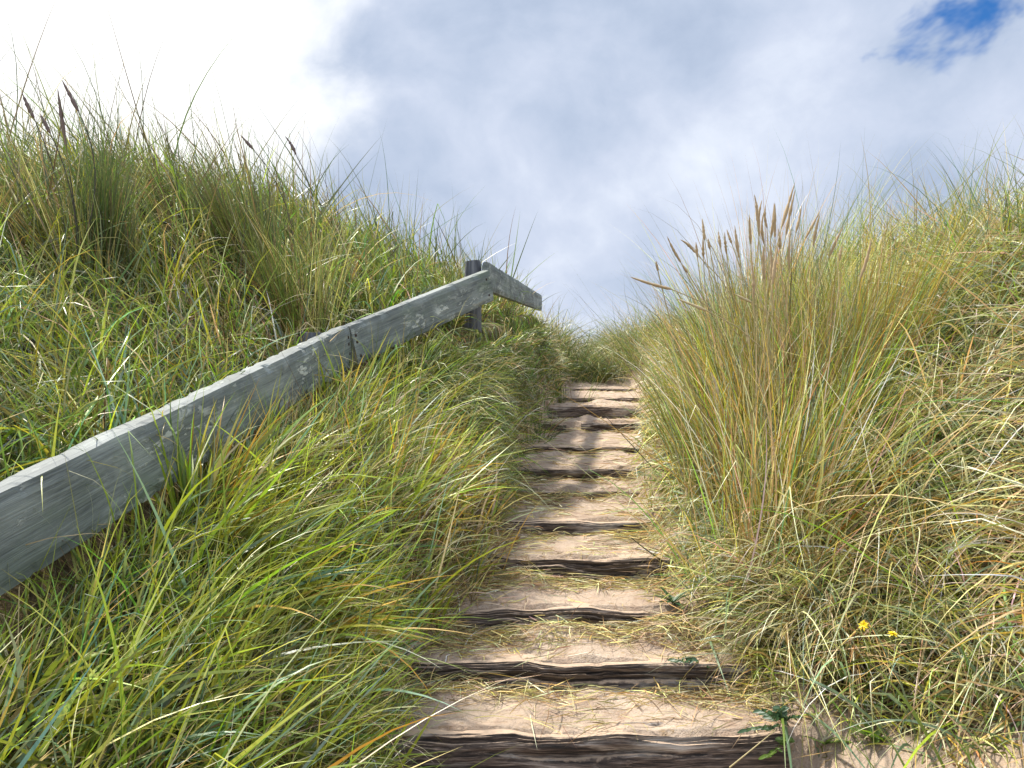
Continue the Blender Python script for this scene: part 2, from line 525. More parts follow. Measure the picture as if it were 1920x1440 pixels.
# ---------------------------------------------------------------- timber steps
def timber(name, x0, x1, y, top, height, depth, seed, yaw=0.0, rough=1.0):
    """a squared, weathered, split log: local x along it, origin at the middle of its underside"""
    L = x1 - x0
    nx, ns = max(40, int(L / .011)), 128
    u = np.linspace(-L / 2, L / 2, nx)
    s = np.linspace(0, 2 * np.pi, ns, endpoint=False)
    e = 0.32
    cy = np.sign(np.cos(s)) * np.abs(np.cos(s)) ** e * depth / 2
    cz = np.sign(np.sin(s)) * np.abs(np.sin(s)) ** e * height / 2
    U, S = np.meshgrid(u, s, indexing='ij')
    CY = np.broadcast_to(cy, U.shape); CZ = np.broadcast_to(cz, U.shape)
    per = np.arange(ns) / ns * 2 * (depth + height)
    PER = np.broadcast_to(per, U.shape)
    wv = .011 * vnoise(U * 1.8 + 4, PER * 0 + seed, seed) + .012 * vnoise(U * 6, PER * 0 + seed, seed + 2)
    n_len = fbm(U * 2.2 + seed * 3.1, (PER + wv * 2.0) * 42, seed, 3)
    crack = -np.clip(np.abs(vnoise(U * 1.1 + seed, (PER + wv * 2.4) * 30, seed + 5)) * -9 + 0.55, 0, 1)
    crack2 = -np.clip(vnoise(U * 1.7 + 9, (PER + wv * 3) * 18, seed + 8) * 3 - .55, 0, 1)
    disp = (.009 * n_len + .012 * crack + .022 * crack2) * rough
    # long open splits that wander along the grain
    cr_ = random.Random(seed)
    tot_p = 2 * (depth + height)
    for _ in range(13):
        c0, x_c, half = cr_.uniform(.30, 1.02) * tot_p, cr_.uniform(-.5, .5) * L, cr_.uniform(.12, .55) * L
        wid, dep_ = cr_.uniform(.004, .013), cr_.uniform(.016, .045)
        line = c0 + .030 * vnoise(U * 2.3 + cr_.random() * 50, U * 0 + .5, seed) + .010 * vnoise(U * 9 + cr_.random() * 50, U * 0 + .5, seed + 4)
        fade = np.clip(1.3 * (1 - np.abs(U - x_c) / half), 0, 1)
        dd = np.abs(PER - line)
        disp = disp - dep_ * fade * np.clip(1.6 - dd / (wid * (.4 + .6 * fade)), 0, 1) * min(1.2, rough)
    ln = np.hypot(CY, CZ) + 1e-6
    Y = CY + CY / ln * disp
    Z = CZ + CZ / ln * disp + wv * .8
    # worn, uneven upper arris
    Z = Z - np.where(CZ > 0, .018 * np.clip(fbm(U * 4 + seed, U * 0 + seed, seed + 31, 4) + .1, 0, 1), 0) * rough
    V = np.stack([U, Y, Z + height / 2], -1).reshape(-1, 3)
    idx = np.arange(nx * ns).reshape(nx, ns)
    q = np.stack([idx[:-1], np.roll(idx[:-1], -1, 1), np.roll(idx[1:], -1, 1), idx[1:]], -1).reshape(-1, 4)[:, ::-1]
    loops = list(q.ravel()); starts = list(np.arange(len(q)) * 4); tot = [4] * len(q)
    for end in (idx[0], idx[-1][::-1]):
        starts.append(len(loops)); tot.append(ns); loops += list(end)
    me = raw_mesh(name, V, loops, starts, tot, True)
    o = link(name, me, M_LOG)
    o.location = ((x0 + x1) / 2, y + depth / 2, EYE + top - height)
    o.rotation_euler = (0, 0, yaw)
    return o


STEP_LABEL = [
    'widest dark timber step at the foot of the path, long grooves along its face',
    'thick blackened timber step with a pale worn patch, second from the foot',
    'timber step almost buried in sand and straw, third from the foot',
    'split timber step with a deep black crack along it, fourth from the foot',
    'clean squared dark timber step, fifth from the foot, above the split one',
    'short worn timber step mostly sunk under dry straw, sixth from the foot',
    'long low timber step with two shadow lines, seventh from the foot',
    'thin dark timber step half covered by a smooth sand heap, eighth from the foot',
    '', 'thick black timber step just above the broken one',
    'thin timber step second from the top of the path',
    'topmost thin timber step below the dark hollow in the grass']
for i, z in enumerate(STEP_Z):
    a, b = edges(z)
    hgt = max(.15, (TOP[i] - BOT[i]) + .07)
    dep = .13
    if i == 8:
        o = timber('timber_step', a - .1, .625, z, TOP[i] - .01, hgt, dep, 90, .03, 1.0)
        tag(o, 'short broken stub of timber step left of the sandy gap', 'step', 'timber steps up the dune')
        o = timber('timber_step', .80, b + .12, z, TOP[i], hgt, dep, 95, -.02, 1.0)
        tag(o, 'longer right piece of the broken timber step with a sandy gap', 'step', 'timber steps up the dune')
        continue
    o = timber('timber_step', a - .14, b + (-.05 if i == 0 else .14), z, TOP[i], hgt, dep, 7 * i + 3, (.012, -.015, .01, -.01, .008, .02, 0, .01, 0, .015, -.01, 0)[i],
               (1.0, 1.4, 1.4, 1.6, .7, 1.3, 1.1, 1.2, 1, 1.1, 1, 1)[i])
    tag(o, STEP_LABEL[i], 'step', 'timber steps up the dune')

# ---------------------------------------------------------------- the board rail
fence = empty('rail_fence', (-.30, 5.72, 1.6))
tag(fence, 'grey weathered plank rail on posts running up the left bank', 'fence')


def board(p0, p1, height, thick, mat, seed, parent):
    """a plank whose upper front edge runs p0 -> p1; its face is upright"""
    p0, p1 = Vector(p0), Vector(p1)
    ax = (p1 - p0); L = ax.length; ax.normalize()
    back = Vector((-ax.y, ax.x, 0)); back.normalize()      # away from the path
    upv = back.cross(ax) * -1
    if upv.z < 0: upv = -upv
    nx = max(8, int(L / .018)); nz, nt = 6, 3
    ring = [(0, -j * height / nz) for j in range(nz + 1)] + [(k * thick / nt, -height) for k in range(1, nt + 1)] \
        + [(thick, -height + j * height / nz) for j in range(1, nz + 1)] + [(thick - k * thick / nt, 0) for k in range(1, nt)]
    ring = np.array(ring); nr = len(ring)
    c = np.array([thick / 2, -height / 2])
    sgn = ring - c
    corner = (np.abs(np.abs(sgn[:, 0]) - thick / 2) < 1e-6) & (np.abs(np.abs(sgn[:, 1]) - height / 2) < 1e-6)
    ring = np.where(corner[:, None], c + sgn * np.array([1 - .012 / thick, 1 - .008 / height]), ring)
    us = np.linspace(0, L, nx)
    V = np.zeros((nx, nr, 3))
    for i, u in enumerate(us):
        wv = .0015 * float(fbm(np.array([u * 1.4 + seed]), np.array([seed * 1.0]), seed, 3)[0])
        up_w = .0035 * float(fbm(np.array([u * 3.4 + seed]), np.array([seed + .5]), seed + 3, 3)[0])
        for j, (b, h) in enumerate(ring):
            # local frame: x along the board, y back, z up
            chip = max(0.0, float(fbm(np.array([u * 16 + seed + (b > thick * .5) * 9]), np.array([seed * 1.7]), seed + 9, 3)[0]) - .12) * .022 if corner[j] else 0.0
            V[i, j] = (u, b + wv + (chip if b < thick / 2 else -chip), h + up_w * (1 if h > -height * .5 else .7) + (-chip if h > -height / 2 else chip))
    idx = np.arange(nx * nr).reshape(nx, nr)
    q = np.stack([idx[:-1], idx[1:], np.roll(idx[1:], -1, 1), np.roll(idx[:-1], -1, 1)], -1).reshape(-1, 4)
    loops = list(q.ravel()); starts = list(np.arange(len(q)) * 4); tot = [4] * len(q)
    for end in (idx[0], idx[-1][::-1]):
        starts.append(len(loops)); tot.append(nr); loops += list(end)
    me = raw_mesh('board', V.reshape(-1, 3), loops, starts, tot, False)
    o = bpy.data.objects.new('board', me)
    me.materials.append(mat)
    COL.objects.link(o)
    o.parent = parent
    M = Matrix(((ax.x, back.x, upv.x, p0.x), (ax.y, back.y, upv.y, p0.y), (ax.z, back.z, upv.z, p0.z), (0, 0, 0, 1)))
    o.matrix_parent_inverse = Matrix.Translation(parent.location).inverted()
    o.matrix_basis = M
    return o, M, L


pA1 = P(655, 611, 4.28); pA0 = P(-4, 926, 1.75)
pA00 = pA0 + (pA0 - pA1) * 0.5
bdA, MA, LA = board(pA00, pA1, .245, .085, M_RAIL, 3, fence)
bdA['label'] = 'long nearest grey plank with pale lichen scuffs'
pB0 = pA1 + np.array([.002, .004, .001]); pB1 = P(917, 506, 5.62)
bdB, MB_, LB = board(pB0, pB1, .238, .085, M_RAIL, 8, fence)
bdB['label'] = 'middle grey plank ending at the corner post'
pC0 = P(918, 491, 5.76); pC1 = P(1016, 553, 10.6)
bdC, MC, LC = board(pC0, pC1, .225, .06, M_RAIL, 14, fence)
bdC['label'] = 'far plank turning away behind the post'


def post(px, top_y, d, r, low, seed, label=None):
    top = P(px, top_y, d)
    n, m = 18, 14
    V = []
    for j in range(m):
        t = j / (m - 1)
        zz = low + (top[2] - low) * t
        for i in range(n):
            a = 2 * math.pi * i / n
            rr = r * (1 + .06 * float(vnoise(np.array([i * .9 + seed]), np.array([t * 2 + seed]), seed)[0]) + (.04 if i % 6 == 0 else 0) * -1)
            if j == m - 1: rr *= .94
            V.append((top[0] + rr * math.cos(a), top[1] + rr * math.sin(a), zz + (.012 * float(vnoise(np.array([i * .7]), np.array([seed * 1.]), seed)[0]) if j == m - 1 else 0)))
    q = []
    for j in range(m - 1):
        for i in range(n):
            q.append((j * n + i, j * n + (i + 1) % n, (j + 1) * n + (i + 1) % n, (j + 1) * n + i))
    loops = [v for f in q for v in f]; starts = list(range(0, 4 * len(q), 4)); tot = [4] * len(q)
    starts.append(len(loops)); tot.append(n); loops += [(m - 1) * n + i for i in range(n)]
    me = raw_mesh('post', np.array(V), loops, starts, tot, False)
    o = link('post', me, M_POST, fence)
    if label: o['label'] = label


def post_material():
    m, k, bs, out = mat_new('dark_post_wood')
    t = k.new('ShaderNodeTexCoord').outputs['Object']
    g = k.noise(k.mapping(t, (60, 60, 3)), 1.0, 5, 0.65, 0.3)
    k.put(bs.inputs['Base Color'], k.ramp(g, [(0.3, (0.03, 0.032, 0.038)), (0.55, (0.10, 0.105, 0.115)), (0.75, (0.20, 0.20, 0.20))]))
    bs.inputs['Roughness'].default_value = 0.85
    bump(k, bs, g, .8, .006)
    return m


M_POST = post_material()
post(887, 490, 5.84, .068, EYE - .1, 3, 'round dark corner post standing above the planks')
post(583, 624, 4.12, .065, EYE - .4, 6)


def nail(px, py, d, parent):
    v = []
    p = P(px, py, d)
    n = 10
    r = .0085
    for ring_r, off in ((r, 0.0), (r * .95, -.004), (r * .5, -.006)):
        for i in range(n):
            a = 2 * math.pi * i / n
            v.append((p[0] + off * .6 + ring_r * math.cos(a) * .5, p[1] + ring_r * math.cos(a) * -.3 + off * -.0, p[2] + ring_r * math.sin(a)))
    q = []
    for j in range(2):
        for i in range(n):
            q.append((j * n + i, j * n + (i + 1) % n, (j + 1) * n + (i + 1) % n, (j + 1) * n + i))
    loops = [x for f in q for x in f]; starts = list(range(0, 4 * len(q), 4)); tot = [4] * len(q)
    starts.append(len(loops)); tot.append(n); loops += [2 * n + i for i in range(n)]
    return np.array(v), loops, starts, tot


def nails_on(M, L, spots):
    """round nail heads on a board's face; spots: (along, down)"""
    for u, dn in spots:
        n = 10
        V = []
        for r, b in ((.009, .001), (.009, -.003), (.005, -.0045)):
            for i in range(n):
                a = 2 * math.pi * i / n
                V.append(tuple(M @ Vector((u + r * math.cos(a), b, -dn + r * math.sin(a)))))
        q = [(j * n + i, j * n + (i + 1) % n, (j + 1) * n + (i + 1) % n, (j + 1) * n + i) for j in range(2) for i in range(n)]
        loops = [x for f in q for x in f]; starts = list(range(0, 4 * len(q), 4)); tot = [4] * len(q)
        starts.append(len(loops)); tot.append(n); loops += [2 * n + i for i in range(n)]
        me = raw_mesh('nail', np.array(V), loops, starts, tot, True)
        link('nail', me, M_NAIL, fence)


nails_on(MA, LA, [(LA - .035, .06), (LA - .035, .10), (LA - .03, .155), (LA - .04, .20)])
nails_on(MB_, LB, [(.03, .065), (.03, .105), (.035, .19), (LB - .06, .06), (LB - .06, .18)])

# ---------------------------------------------------------------- grass
C_ = {
    'yg': (0.27, 0.34, 0.018), 'mg': (0.10, 0.185, 0.022), 'bg': (0.13, 0.23, 0.14), 'dg': (0.045, 0.085, 0.025),
    'ol': (0.22, 0.215, 0.040), 'lg': (0.31, 0.37, 0.10), 'straw': (0.50, 0.385, 0.14), 'pale': (0.62, 0.53, 0.30), 'brown': (0.17, 0.11, 0.05),
    'gold': (0.48, 0.345, 0.055), 'orange': (0.48, 0.27, 0.03), 'dbrown': (0.075, 0.05, 0.025), 'grey': (0.25, 0.24, 0.15)}


def bunches(N, radius, size=70):
    '''splits a tussock into shoots: offsets, extra lean and a tint of their own for every blade'''
    nb = max(4, N // size)
    b = rng.integers(0, nb, N)
    c = rng.normal(size=(nb, 2)) * radius
    off = c[b] + rng.normal(size=(N, 2)) * radius * .30
    ln = np.clip(rng.normal(size=(nb, 3)) * .15, -.25, .3); ln[:, 2] *= .3
    tint = np.exp(rng.normal(size=(nb, 1)) * .30) * np.exp(rng.normal(size=(nb, 3)) * .10)
    gr = rng.normal(size=nb) * .28
    lng = np.exp(rng.normal(size=nb) * .14)
    return off, ln[b], tint[b], gr[b], lng[b]


class Blades:
    def __init__(self):
        self.parts = []

    def add(self, base, d0, L, W, droop, cA, cB, n=6, curl=0.25, kink=0.0, clear=.012, power=1.3, trodden=True):
        N = len(base)
        if N == 0: return
        d0 = d0 / np.linalg.norm(d0, axis=1, keepdims=True)
        rnd = rng.normal(size=(N, 3))
        side = np.cross(d0, rnd); side /= np.linalg.norm(side, axis=1, keepdims=True) + 1e-9
        cv = rng.normal(size=(N, 3)) * curl; cv[:, 2] *= .4
        C = np.zeros((N, n + 1, 3)); C[:, 0] = base
        seg = (L / n)[:, None]
        kk = np.where(rng.random(N) < kink, rng.uniform(.35, .8, N), 9.0)
        kd = rng.normal(size=(N, 3)); kd[:, 2] = -np.abs(kd[:, 2]) - .3
        for j in range(n):
            t = (j + .5) / n
            d = d0 + cv * t
            d[:, 2] -= droop * t ** power * 2.0
            d = np.where((t > kk)[:, None], d * .5 + kd, d)
            d /= np.linalg.norm(d, axis=1, keepdims=True) + 1e-9
            C[:, j + 1] = C[:, j] + d * seg
        g = ground(C[:, 1:, 0], C[:, 1:, 1]) + clear * rng.uniform(.3, 2.2, (N, 1))
        C[:, 1:, 2] = np.maximum(C[:, 1:, 2], g)
        if trodden:                  # feet keep the treads clear
            ea, eb = edges(C[..., 1])
            mg = I(C[..., 1], [2.5, 3.6, 5, 8, 12], [.13, .15, .11, .08, .06])
            bad = (C[..., 0] > ea + mg) & (C[..., 0] < eb - mg) & (C[..., 1] < 13.4) & (C[..., 1] > 2.2) & (C[..., 2] < I(C[..., 1], SMY, SMH) + EYE + 1.0)
            ok = ~(bad.any(axis=1) & (rng.random(N) < .90))
            C, side, W, cA, cB = C[ok], side[ok], W[ok], cA[ok], cB[ok]
            N = len(C)
            if N == 0: return
        t = np.linspace(0, 1, n + 1)
        prof = np.minimum(1, (1 - t) * 1.7 + .02) * (0.72 + .28 * np.minimum(1, t * 4))
        hw = (W[:, None] * .5 * prof)[..., None]
        V = np.zeros((N, 2 * n + 1, 3), np.float32)
        V[:, 0:2 * n:2] = C[:, :n] - side[:, None] * hw[:, :n]
        V[:, 1:2 * n:2] = C[:, :n] + side[:, None] * hw[:, :n]
        V[:, 2 * n] = C[:, n]
        tt = np.concatenate([np.repeat(t[:n], 2), [1.0]])
        col = cA[:, None] + (cB - cA)[:, None] * (tt ** 1.4)[None, :, None]
        self.parts.append((n, V, col.astype(np.float32)))

    def build(self, name, mat, parent=None):
        vs, cs, lo, st, to = [], [], [], [], []
        vo = lp = 0
        for n, V, col in self.parts:
            N, m = V.shape[:2]
            vs.append(V.reshape(-1, 3)); cs.append(col.reshape(-1, 3))
            q = np.array([(2 * j, 2 * j + 1, 2 * j + 3, 2 * j + 2) for j in range(n - 1)], np.int32).ravel()
            one = np.concatenate([q, [2 * n - 2, 2 * n - 1, 2 * n]]).astype(np.int32)
            tot1 = np.array([4] * (n - 1) + [3], np.int32)
            st1 = np.concatenate([[0], np.cumsum(tot1)[:-1]]).astype(np.int32)
            off = (vo + np.arange(N) * m)[:, None]
            lo.append((one[None] + off).ravel())
            st.append((st1[None] + (lp + np.arange(N) * len(one))[:, None]).ravel())
            to.append(np.tile(tot1, N))
            vo += N * m; lp += N * len(one)
        me = raw_mesh(name, np.concatenate(vs), np.concatenate(lo), np.concatenate(st), np.concatenate(to), True, col=np.concatenate(cs))
        return link(name, me, mat, parent)


def colours(N, green, gpal, dpal, jit=.18):
    """per-blade base and tip colours; green: per-blade chance of a living blade"""
    gk, gp = zip(*gpal.items()); dk, dp = zip(*dpal.items())
    gcol = np.array([C_[k] for k in gk]); dcol = np.array([C_[k] for k in dk])
    gi = rng.choice(len(gk), N, p=np.array(gp) / sum(gp)); di = rng.choice(len(dk), N, p=np.array(dp) / sum(dp))
    isg = rng.random(N) < green
    c = np.where(isg[:, None], gcol[gi], dcol[di])
    c = c * np.exp(rng.normal(size=(N, 1)) * jit) * np.exp(rng.normal(size=(N, 3)) * jit * .35)
    tipdry = np.array(C_['straw']) * .9
    k = np.where(isg, np.clip(rng.normal(.12, .25, N), 0, .9), .0)[:, None]
    tip = c * (1 - k) + tipdry * k
    basec = c * .85 + np.array(C_['straw']) * .10
    return np.clip(basec, .004, .8), np.clip(tip, .004, .8)


def sample(count, y0, y1, keep, dens=lambda y: np.minimum(1, (3.0 / y) ** 1.1), wide=1.0):
    xs, ys = [], []
    got = 0
    ymax = max(y * float(dens(np.array(y))) for y in np.linspace(y0, y1, 40)) * 1.05
    for _ in range(400):
        y = rng.uniform(y0, y1, 20000)
        m = rng.random(20000) < y * dens(y) / ymax
        y = y[m]
        x = rng.uniform(-1, 1, len(y)) * (.86 * y * wide + .45)
        k = keep(x, y)
        xs.append(x[k]); ys.append(y[k]); got += int(k.sum())
        if got >= count: break
    return np.concatenate(xs)[:count], np.concatenate(ys)[:count]


def field(B, clumps, per, y0, y1, keep, radius, lean, fan, L, W, droop, green, gpal, dpal, n=6, noise_lean=.35,
          kink=.08, curl=.25, dens=None, gscale=.9, jit=.2, spread=.22, power=1.3, maxw=2.4, trim=None):
    """clumps of blades over a part of the dune. lean(x, y) -> mean direction"""
    kw = {} if dens is None else {'dens': dens}
    cx, cy = sample(clumps, y0, y1, keep, **kw)
    K = len(cx)
    cl = rng.normal(size=(K, 3)) * noise_lean; cl[:, 2] *= .3
    cg = np.clip(green(cx, cy) + gscale * fbm(cx * 1.1, cy * .8, 77, 2) + rng.normal(size=K) * .15, .02, .98)
    cL = np.exp(rng.normal(size=K) * .18)
    ct = np.exp(rng.normal(size=(K, 1)) * .22)
    i = np.repeat(np.arange(K), per)
    N = len(i)
    off = rng.normal(size=(N, 2)) * radius
    x = cx[i] + off[:, 0]; y = cy[i] + off[:, 1]
    k = keep(x, y)
    i, x, y, off = i[k], x[k], y[k], off[k]; N = len(i)
    base = np.stack([x, y, ground(x, y) - .01], 1)
    d = lean(x, y) + cl[i] + rng.normal(size=(N, 3)) * spread
    d[:, :2] += off / radius * fan
    d[:, 2] = np.maximum(d[:, 2], .08)
    Ls = rng.uniform(*L, N) * cL[i]
    Ws = rng.uniform(*W, N) * np.clip(y / 3.6, 1, maxw)
    if trim is not None: Ls = Ls * trim(x, y)
    dr = rng.uniform(*droop, N)
    a, b = colours(N, cg[i], gpal, dpal, jit)
    a = np.clip(a * ct[i], .004, .8); b = np.clip(b * ct[i], .004, .8)
    B.add(base, d, Ls, Ws, dr, a, b, n, curl, kink, power=power)


def const(*v):
    return lambda x, y: np.tile(np.array(v, float), (len(x), 1))


def vis_left(x, y):
    return x > -1.05 * y - .7


# -- regions
def on_left_dune(x, y):
    r = rail_x(y)
    lim = np.where(y < 11, r - .13, np.minimum(r, edges(y)[0]) - .05)
    return (x < lim) & (x > lim - 4.2) & vis_left(x, y)


def on_left_bank(x, y):
    return (x > rail_x(y) + .03) & (x < edges(y)[0] + .01) & (y < 13.6)


def on_right(x, y):
    e = edges(y)[1]
    bare = ((x - .98) / .24) ** 2 + ((y - 2.28) / .26) ** 2 < 1
    bare |= ((x - 1.3) / .16) ** 2 + ((y - 1.95) / .16) ** 2 < 1
    return (x > e + .02 + .05 * vnoise(y * 3, y * 0, 5)) & (x < e + 4.5) & ~bare & (y < 16)


def on_end(x, y):
    return (y > 13.7) & (x > -2.5) & (x < 4.2) & (y < 19)


GP_LEFT = {'yg': .20, 'mg': .30, 'bg': .14, 'ol': .28, 'dg': .12, 'lg': .08}
DP_LEFT = {'straw': .32, 'pale': .26, 'brown': .20, 'gold': .10, 'grey': .2}
GP_RIGHT = {'yg': .22, 'mg': .16, 'bg': .12, 'ol': .34, 'lg': .18}
DP_RIGHT = {'straw': .42, 'pale': .36, 'gold': .16, 'brown': .04, 'grey': .04}

# 1 the dune above the rail
HIGH = lambda x, y: on_left_dune(x, y) & (ground(x, y) > EYE + .35)
B = Blades()
field(B, 760, 22, 1.6, 11, on_left_dune, .10, const(-.38, -.1, 1.0), .25, (.35, .66), (.0042, .0072), (.15, .75),
      lambda x, y: np.full(len(x), .72), GP_LEFT, DP_LEFT, 6, .30, .10, jit=.4)
field(B, 560, 18, 1.6, 9, on_left_dune, .09, const(-.1, -.2, .8), .4, (.24, .46), (.0040, .0064), (.3, 1.2),
      lambda x, y: np.full(len(x), .45), GP_LEFT, DP_LEFT, 6, .55, .2, jit=.4)
field(B, 420, 12, 2.0, 7, on_left_dune, .06, const(-.12, -.1, 1.0), .35, (.28, .5), (.007, .012), (.1, .7),
      lambda x, y: np.full(len(x), .85), {'yg': .4, 'mg': .35, 'bg': .25}, DP_LEFT, 6, .3, .15, jit=.4)
field(B, 260, 30, 8, 16, on_left_dune, .12, const(-.15, -.1, 1.0), .35, (.35, .6), (.003, .005), (.1, .6),
      lambda x, y: np.full(len(x), .6), GP_LEFT, DP_LEFT, 5, .25, .1)
# stems that break the skyline
field(B, 700, 6, 2.6, 12, HIGH, .10, const(-.42, 0, 1.0), .25, (.55, 1.05), (.0034, .0052), (.03, .45),
      lambda x, y: np.full(len(x), .7), {'mg': .3, 'dg': .4, 'ol': .3}, {'brown': .5, 'straw': .3, 'grey': .2}, 7, .24, .05)
field(B, 330, 3, 2.6, 9, HIGH, .10, const(-.45, 0, 1.0), .3, (.80, 1.30), (.0052, .0078), (.03, .40),
      lambda x, y: np.full(len(x), .6), {'dg': .6, 'mg': .4}, {'dbrown': .6, 'brown': .4}, 9, .22, .05)
# long pale culms fallen across the slope
field(B, 130, 3, 2.0, 8, on_left_dune, .08, const(.1, -.3, .8), .3, (.5, .9), (.004, .0055), (.5, 1.3),
      lambda x, y: np.full(len(x), .1), GP_LEFT, {'straw': .5, 'pale': .5}, 9, .7, .05)
tag(B.build('dune_grass', M_GRASS), 'green and straw coloured dune grass covering the slope above the plank rail', 'grass', kind='stuff')

# 2 the bank between rail and steps; worn short beside the rail and the treads
def TRIM(x, y):
    a = np.clip(.5 + (x - rail_x(y)) / .5, .5, 1)
    b = np.clip(.62 + (edges(y)[0] - x) / .5, .6, 1)
    return a * b


B = Blades()
field(B, 330, 32, 1.15, 5.8, on_left_bank, .07, const(.35, .0, .65), .25, (.18, .42), (.0032, .0052), (.1, .8),
      lambda x, y: np.full(len(x), .10), {'ol': .6, 'mg': .4}, {'brown': .34, 'straw': .26, 'dbrown': .26, 'pale': .14}, 6, .40, .2, jit=.38, trim=TRIM)
field(B, 430, 13, 1.15, 6, on_left_bank, .06, const(.40, .14, .88), .22, (.30, .58), (.0038, .0066), (.05, .5),
      lambda x, y: .58 + .10 * (y - 1.5), {'yg': .30, 'mg': .28, 'ol': .20, 'bg': .12, 'lg': .12}, {'straw': .4, 'pale': .34, 'gold': .1, 'brown': .16}, 7, .46, .14, gscale=1.3, spread=.30, jit=.38, trim=TRIM)
field(B, 100, 24, 1.15, 4.4, on_left_bank, .045, const(.44, .16, .90), .25, (.34, .62), (.008, .0135), (.05, .45),
      lambda x, y: np.full(len(x), .90), {'yg': .70, 'mg': .12, 'bg': .20, 'lg': .10}, {'gold': .5, 'orange': .2, 'pale': .3}, 8, .42, .12, spread=.30, jit=.3, trim=TRIM)
field(B, 420, 36, 4.6, 13.6, on_left_bank, .08, const(.45, -.30, .65), .3, (.34, .66), (.0034, .0055), (.35, 1.0),
      lambda x, y: np.full(len(x), .74), {'mg': .40, 'dg': .32, 'ol': .16, 'yg': .12}, {'straw': .35, 'grey': .35, 'pale': .3}, 7, .38, .1, jit=.38, trim=TRIM)
field(B, 60, 3, 1.3, 6, on_left_bank, .06, const(.5, .1, .9), .25, (.45, .8), (.003, .0045), (.1, .7),
      lambda x, y: np.full(len(x), .1), GP_LEFT, {'straw': .4, 'pale': .6}, 9, .5, .05, trim=TRIM)
tag(B.build('bank_grass', M_GRASS), 'long leaning grass on the bank between the plank rail and the steps', 'grass', kind='stuff')

# 3 the right-hand bank
def TRIM_R(x, y):
    d = np.minimum(np.hypot((x - .98) / 1.0, y - 2.28), np.hypot(x - 1.32, y - 1.95) + .08)
    return np.clip((d - .12) / .45, .3, 1) * np.clip(.42 + (x - edges(y)[1]) / .6, .42, 1)


B = Blades()
field(B, 760, 21, 1.3, 10, on_right, .09, const(-.35, -.25, .65), .35, (.35, .70), (.0044, .0072), (.3, 1.2),
      lambda x, y: np.full(len(x), .40), GP_RIGHT, DP_RIGHT, 7, .48, .14, jit=.45, trim=TRIM_R)
field(B, 620, 17, 1.3, 7, on_right, .10, const(-.25, -.3, .55), .5, (.32, .72), (.0044, .0066), (.2, .8),
      lambda x, y: np.full(len(x), .10), GP_RIGHT, {'pale': .58, 'straw': .40, 'brown': .04}, 6, .85, .25, jit=.45, trim=TRIM_R)
field(B, 520, 14, 3.2, 10, lambda x, y: on_right(x, y) & (ground(x, y) > EYE + .1), .09, const(-.1, -.1, 1.0), .3, (.45, .80), (.0036, .0052), (.03, .5),
      lambda x, y: np.full(len(x), .8), {'mg': .3, 'ol': .3, 'bg': .3, 'yg': .1}, DP_RIGHT, 7, .25, .05, jit=.25)
field(B, 120, 7, 1.4, 4.0, on_right, .05, const(-.45, -.15, .7), .3, (.35, .6), (.007, .011), (.3, .9),
      lambda x, y: np.full(len(x), .95), {'bg': .5, 'lg': .25, 'mg': .25}, DP_RIGHT, 7, .45, .1)
field(B, 320, 36, 8, 16, on_right, .12, const(-.35, -.2, .8), .35, (.35, .65), (.003, .0048), (.2, .9),
      lambda x, y: np.full(len(x), .5), GP_RIGHT, DP_RIGHT, 6, .3, .1)
field(B, 420, 30, 13.6, 19, on_end, .14, const(-.1, -.25, .9), .4, (.7, 1.25), (.0035, .005), (.2, .9),
      lambda x, y: np.full(len(x), .6), {'mg': .4, 'dg': .3, 'ol': .3}, {'straw': .4, 'grey': .4, 'pale': .2}, 6, .35, .1)
tag(B.build('slope_grass', M_GRASS), 'pale straw and green dune grass tangled over the right hand slope', 'grass', kind='stuff')

# 4 straw lying on the steps
B = Blades()
def litter(N, y0, y1, L, W, heap=True):
    y = rng.uniform(y0, y1, N)
    if heap:                         # more straw in the corner at the foot of each step
        zs = np.array([z for z in STEP_Z[1:] if y0 <= z <= y1 + .2])
        zi = zs[rng.integers(0, len(zs), N)]
        yy = zi - np.abs(rng.normal(size=N)) * .10 - (.01 if y0 < 4 else .05)
        y = np.where(rng.random(N) < .75, yy, y)
    pl, pr = edges(y)
    u = rng.random(N)
    u = np.where(rng.random(N) < .35, rng.choice([0, 1], N) + rng.normal(size=N) * .08, u)
    x = pl + (pr - pl) * u
    keep = fbm(x * 4.5, y * 3.5, 63, 3) + rng.normal(size=N) * .18 > .02
    x, y = x[keep], y[keep]; N = len(x)
    a = rng.normal(0, .95, N) + np.where(rng.random(N) < .5, 0, math.pi)
    d = np.stack([np.cos(a), np.sin(a) * .7, rng.normal(size=N) * .08], 1)
    base = np.stack([x, y, ground(x, y) + .003 + rng.exponential(.009, N)], 1)
    c, c2 = colours(N, np.full(N, .03), {'ol': 1}, {'straw': .36, 'gold': .06, 'pale': .30, 'brown': .28}, .38)
    B.add(base, d, rng.uniform(*L, N), rng.uniform(*W, N) * np.clip(y / 4, 1, 2), np.full(N, .05), c, c2, 4, .25, .1, .005, trodden=False)
litter(15000, 2.55, 5.0, (.04, .15), (.0022, .004))
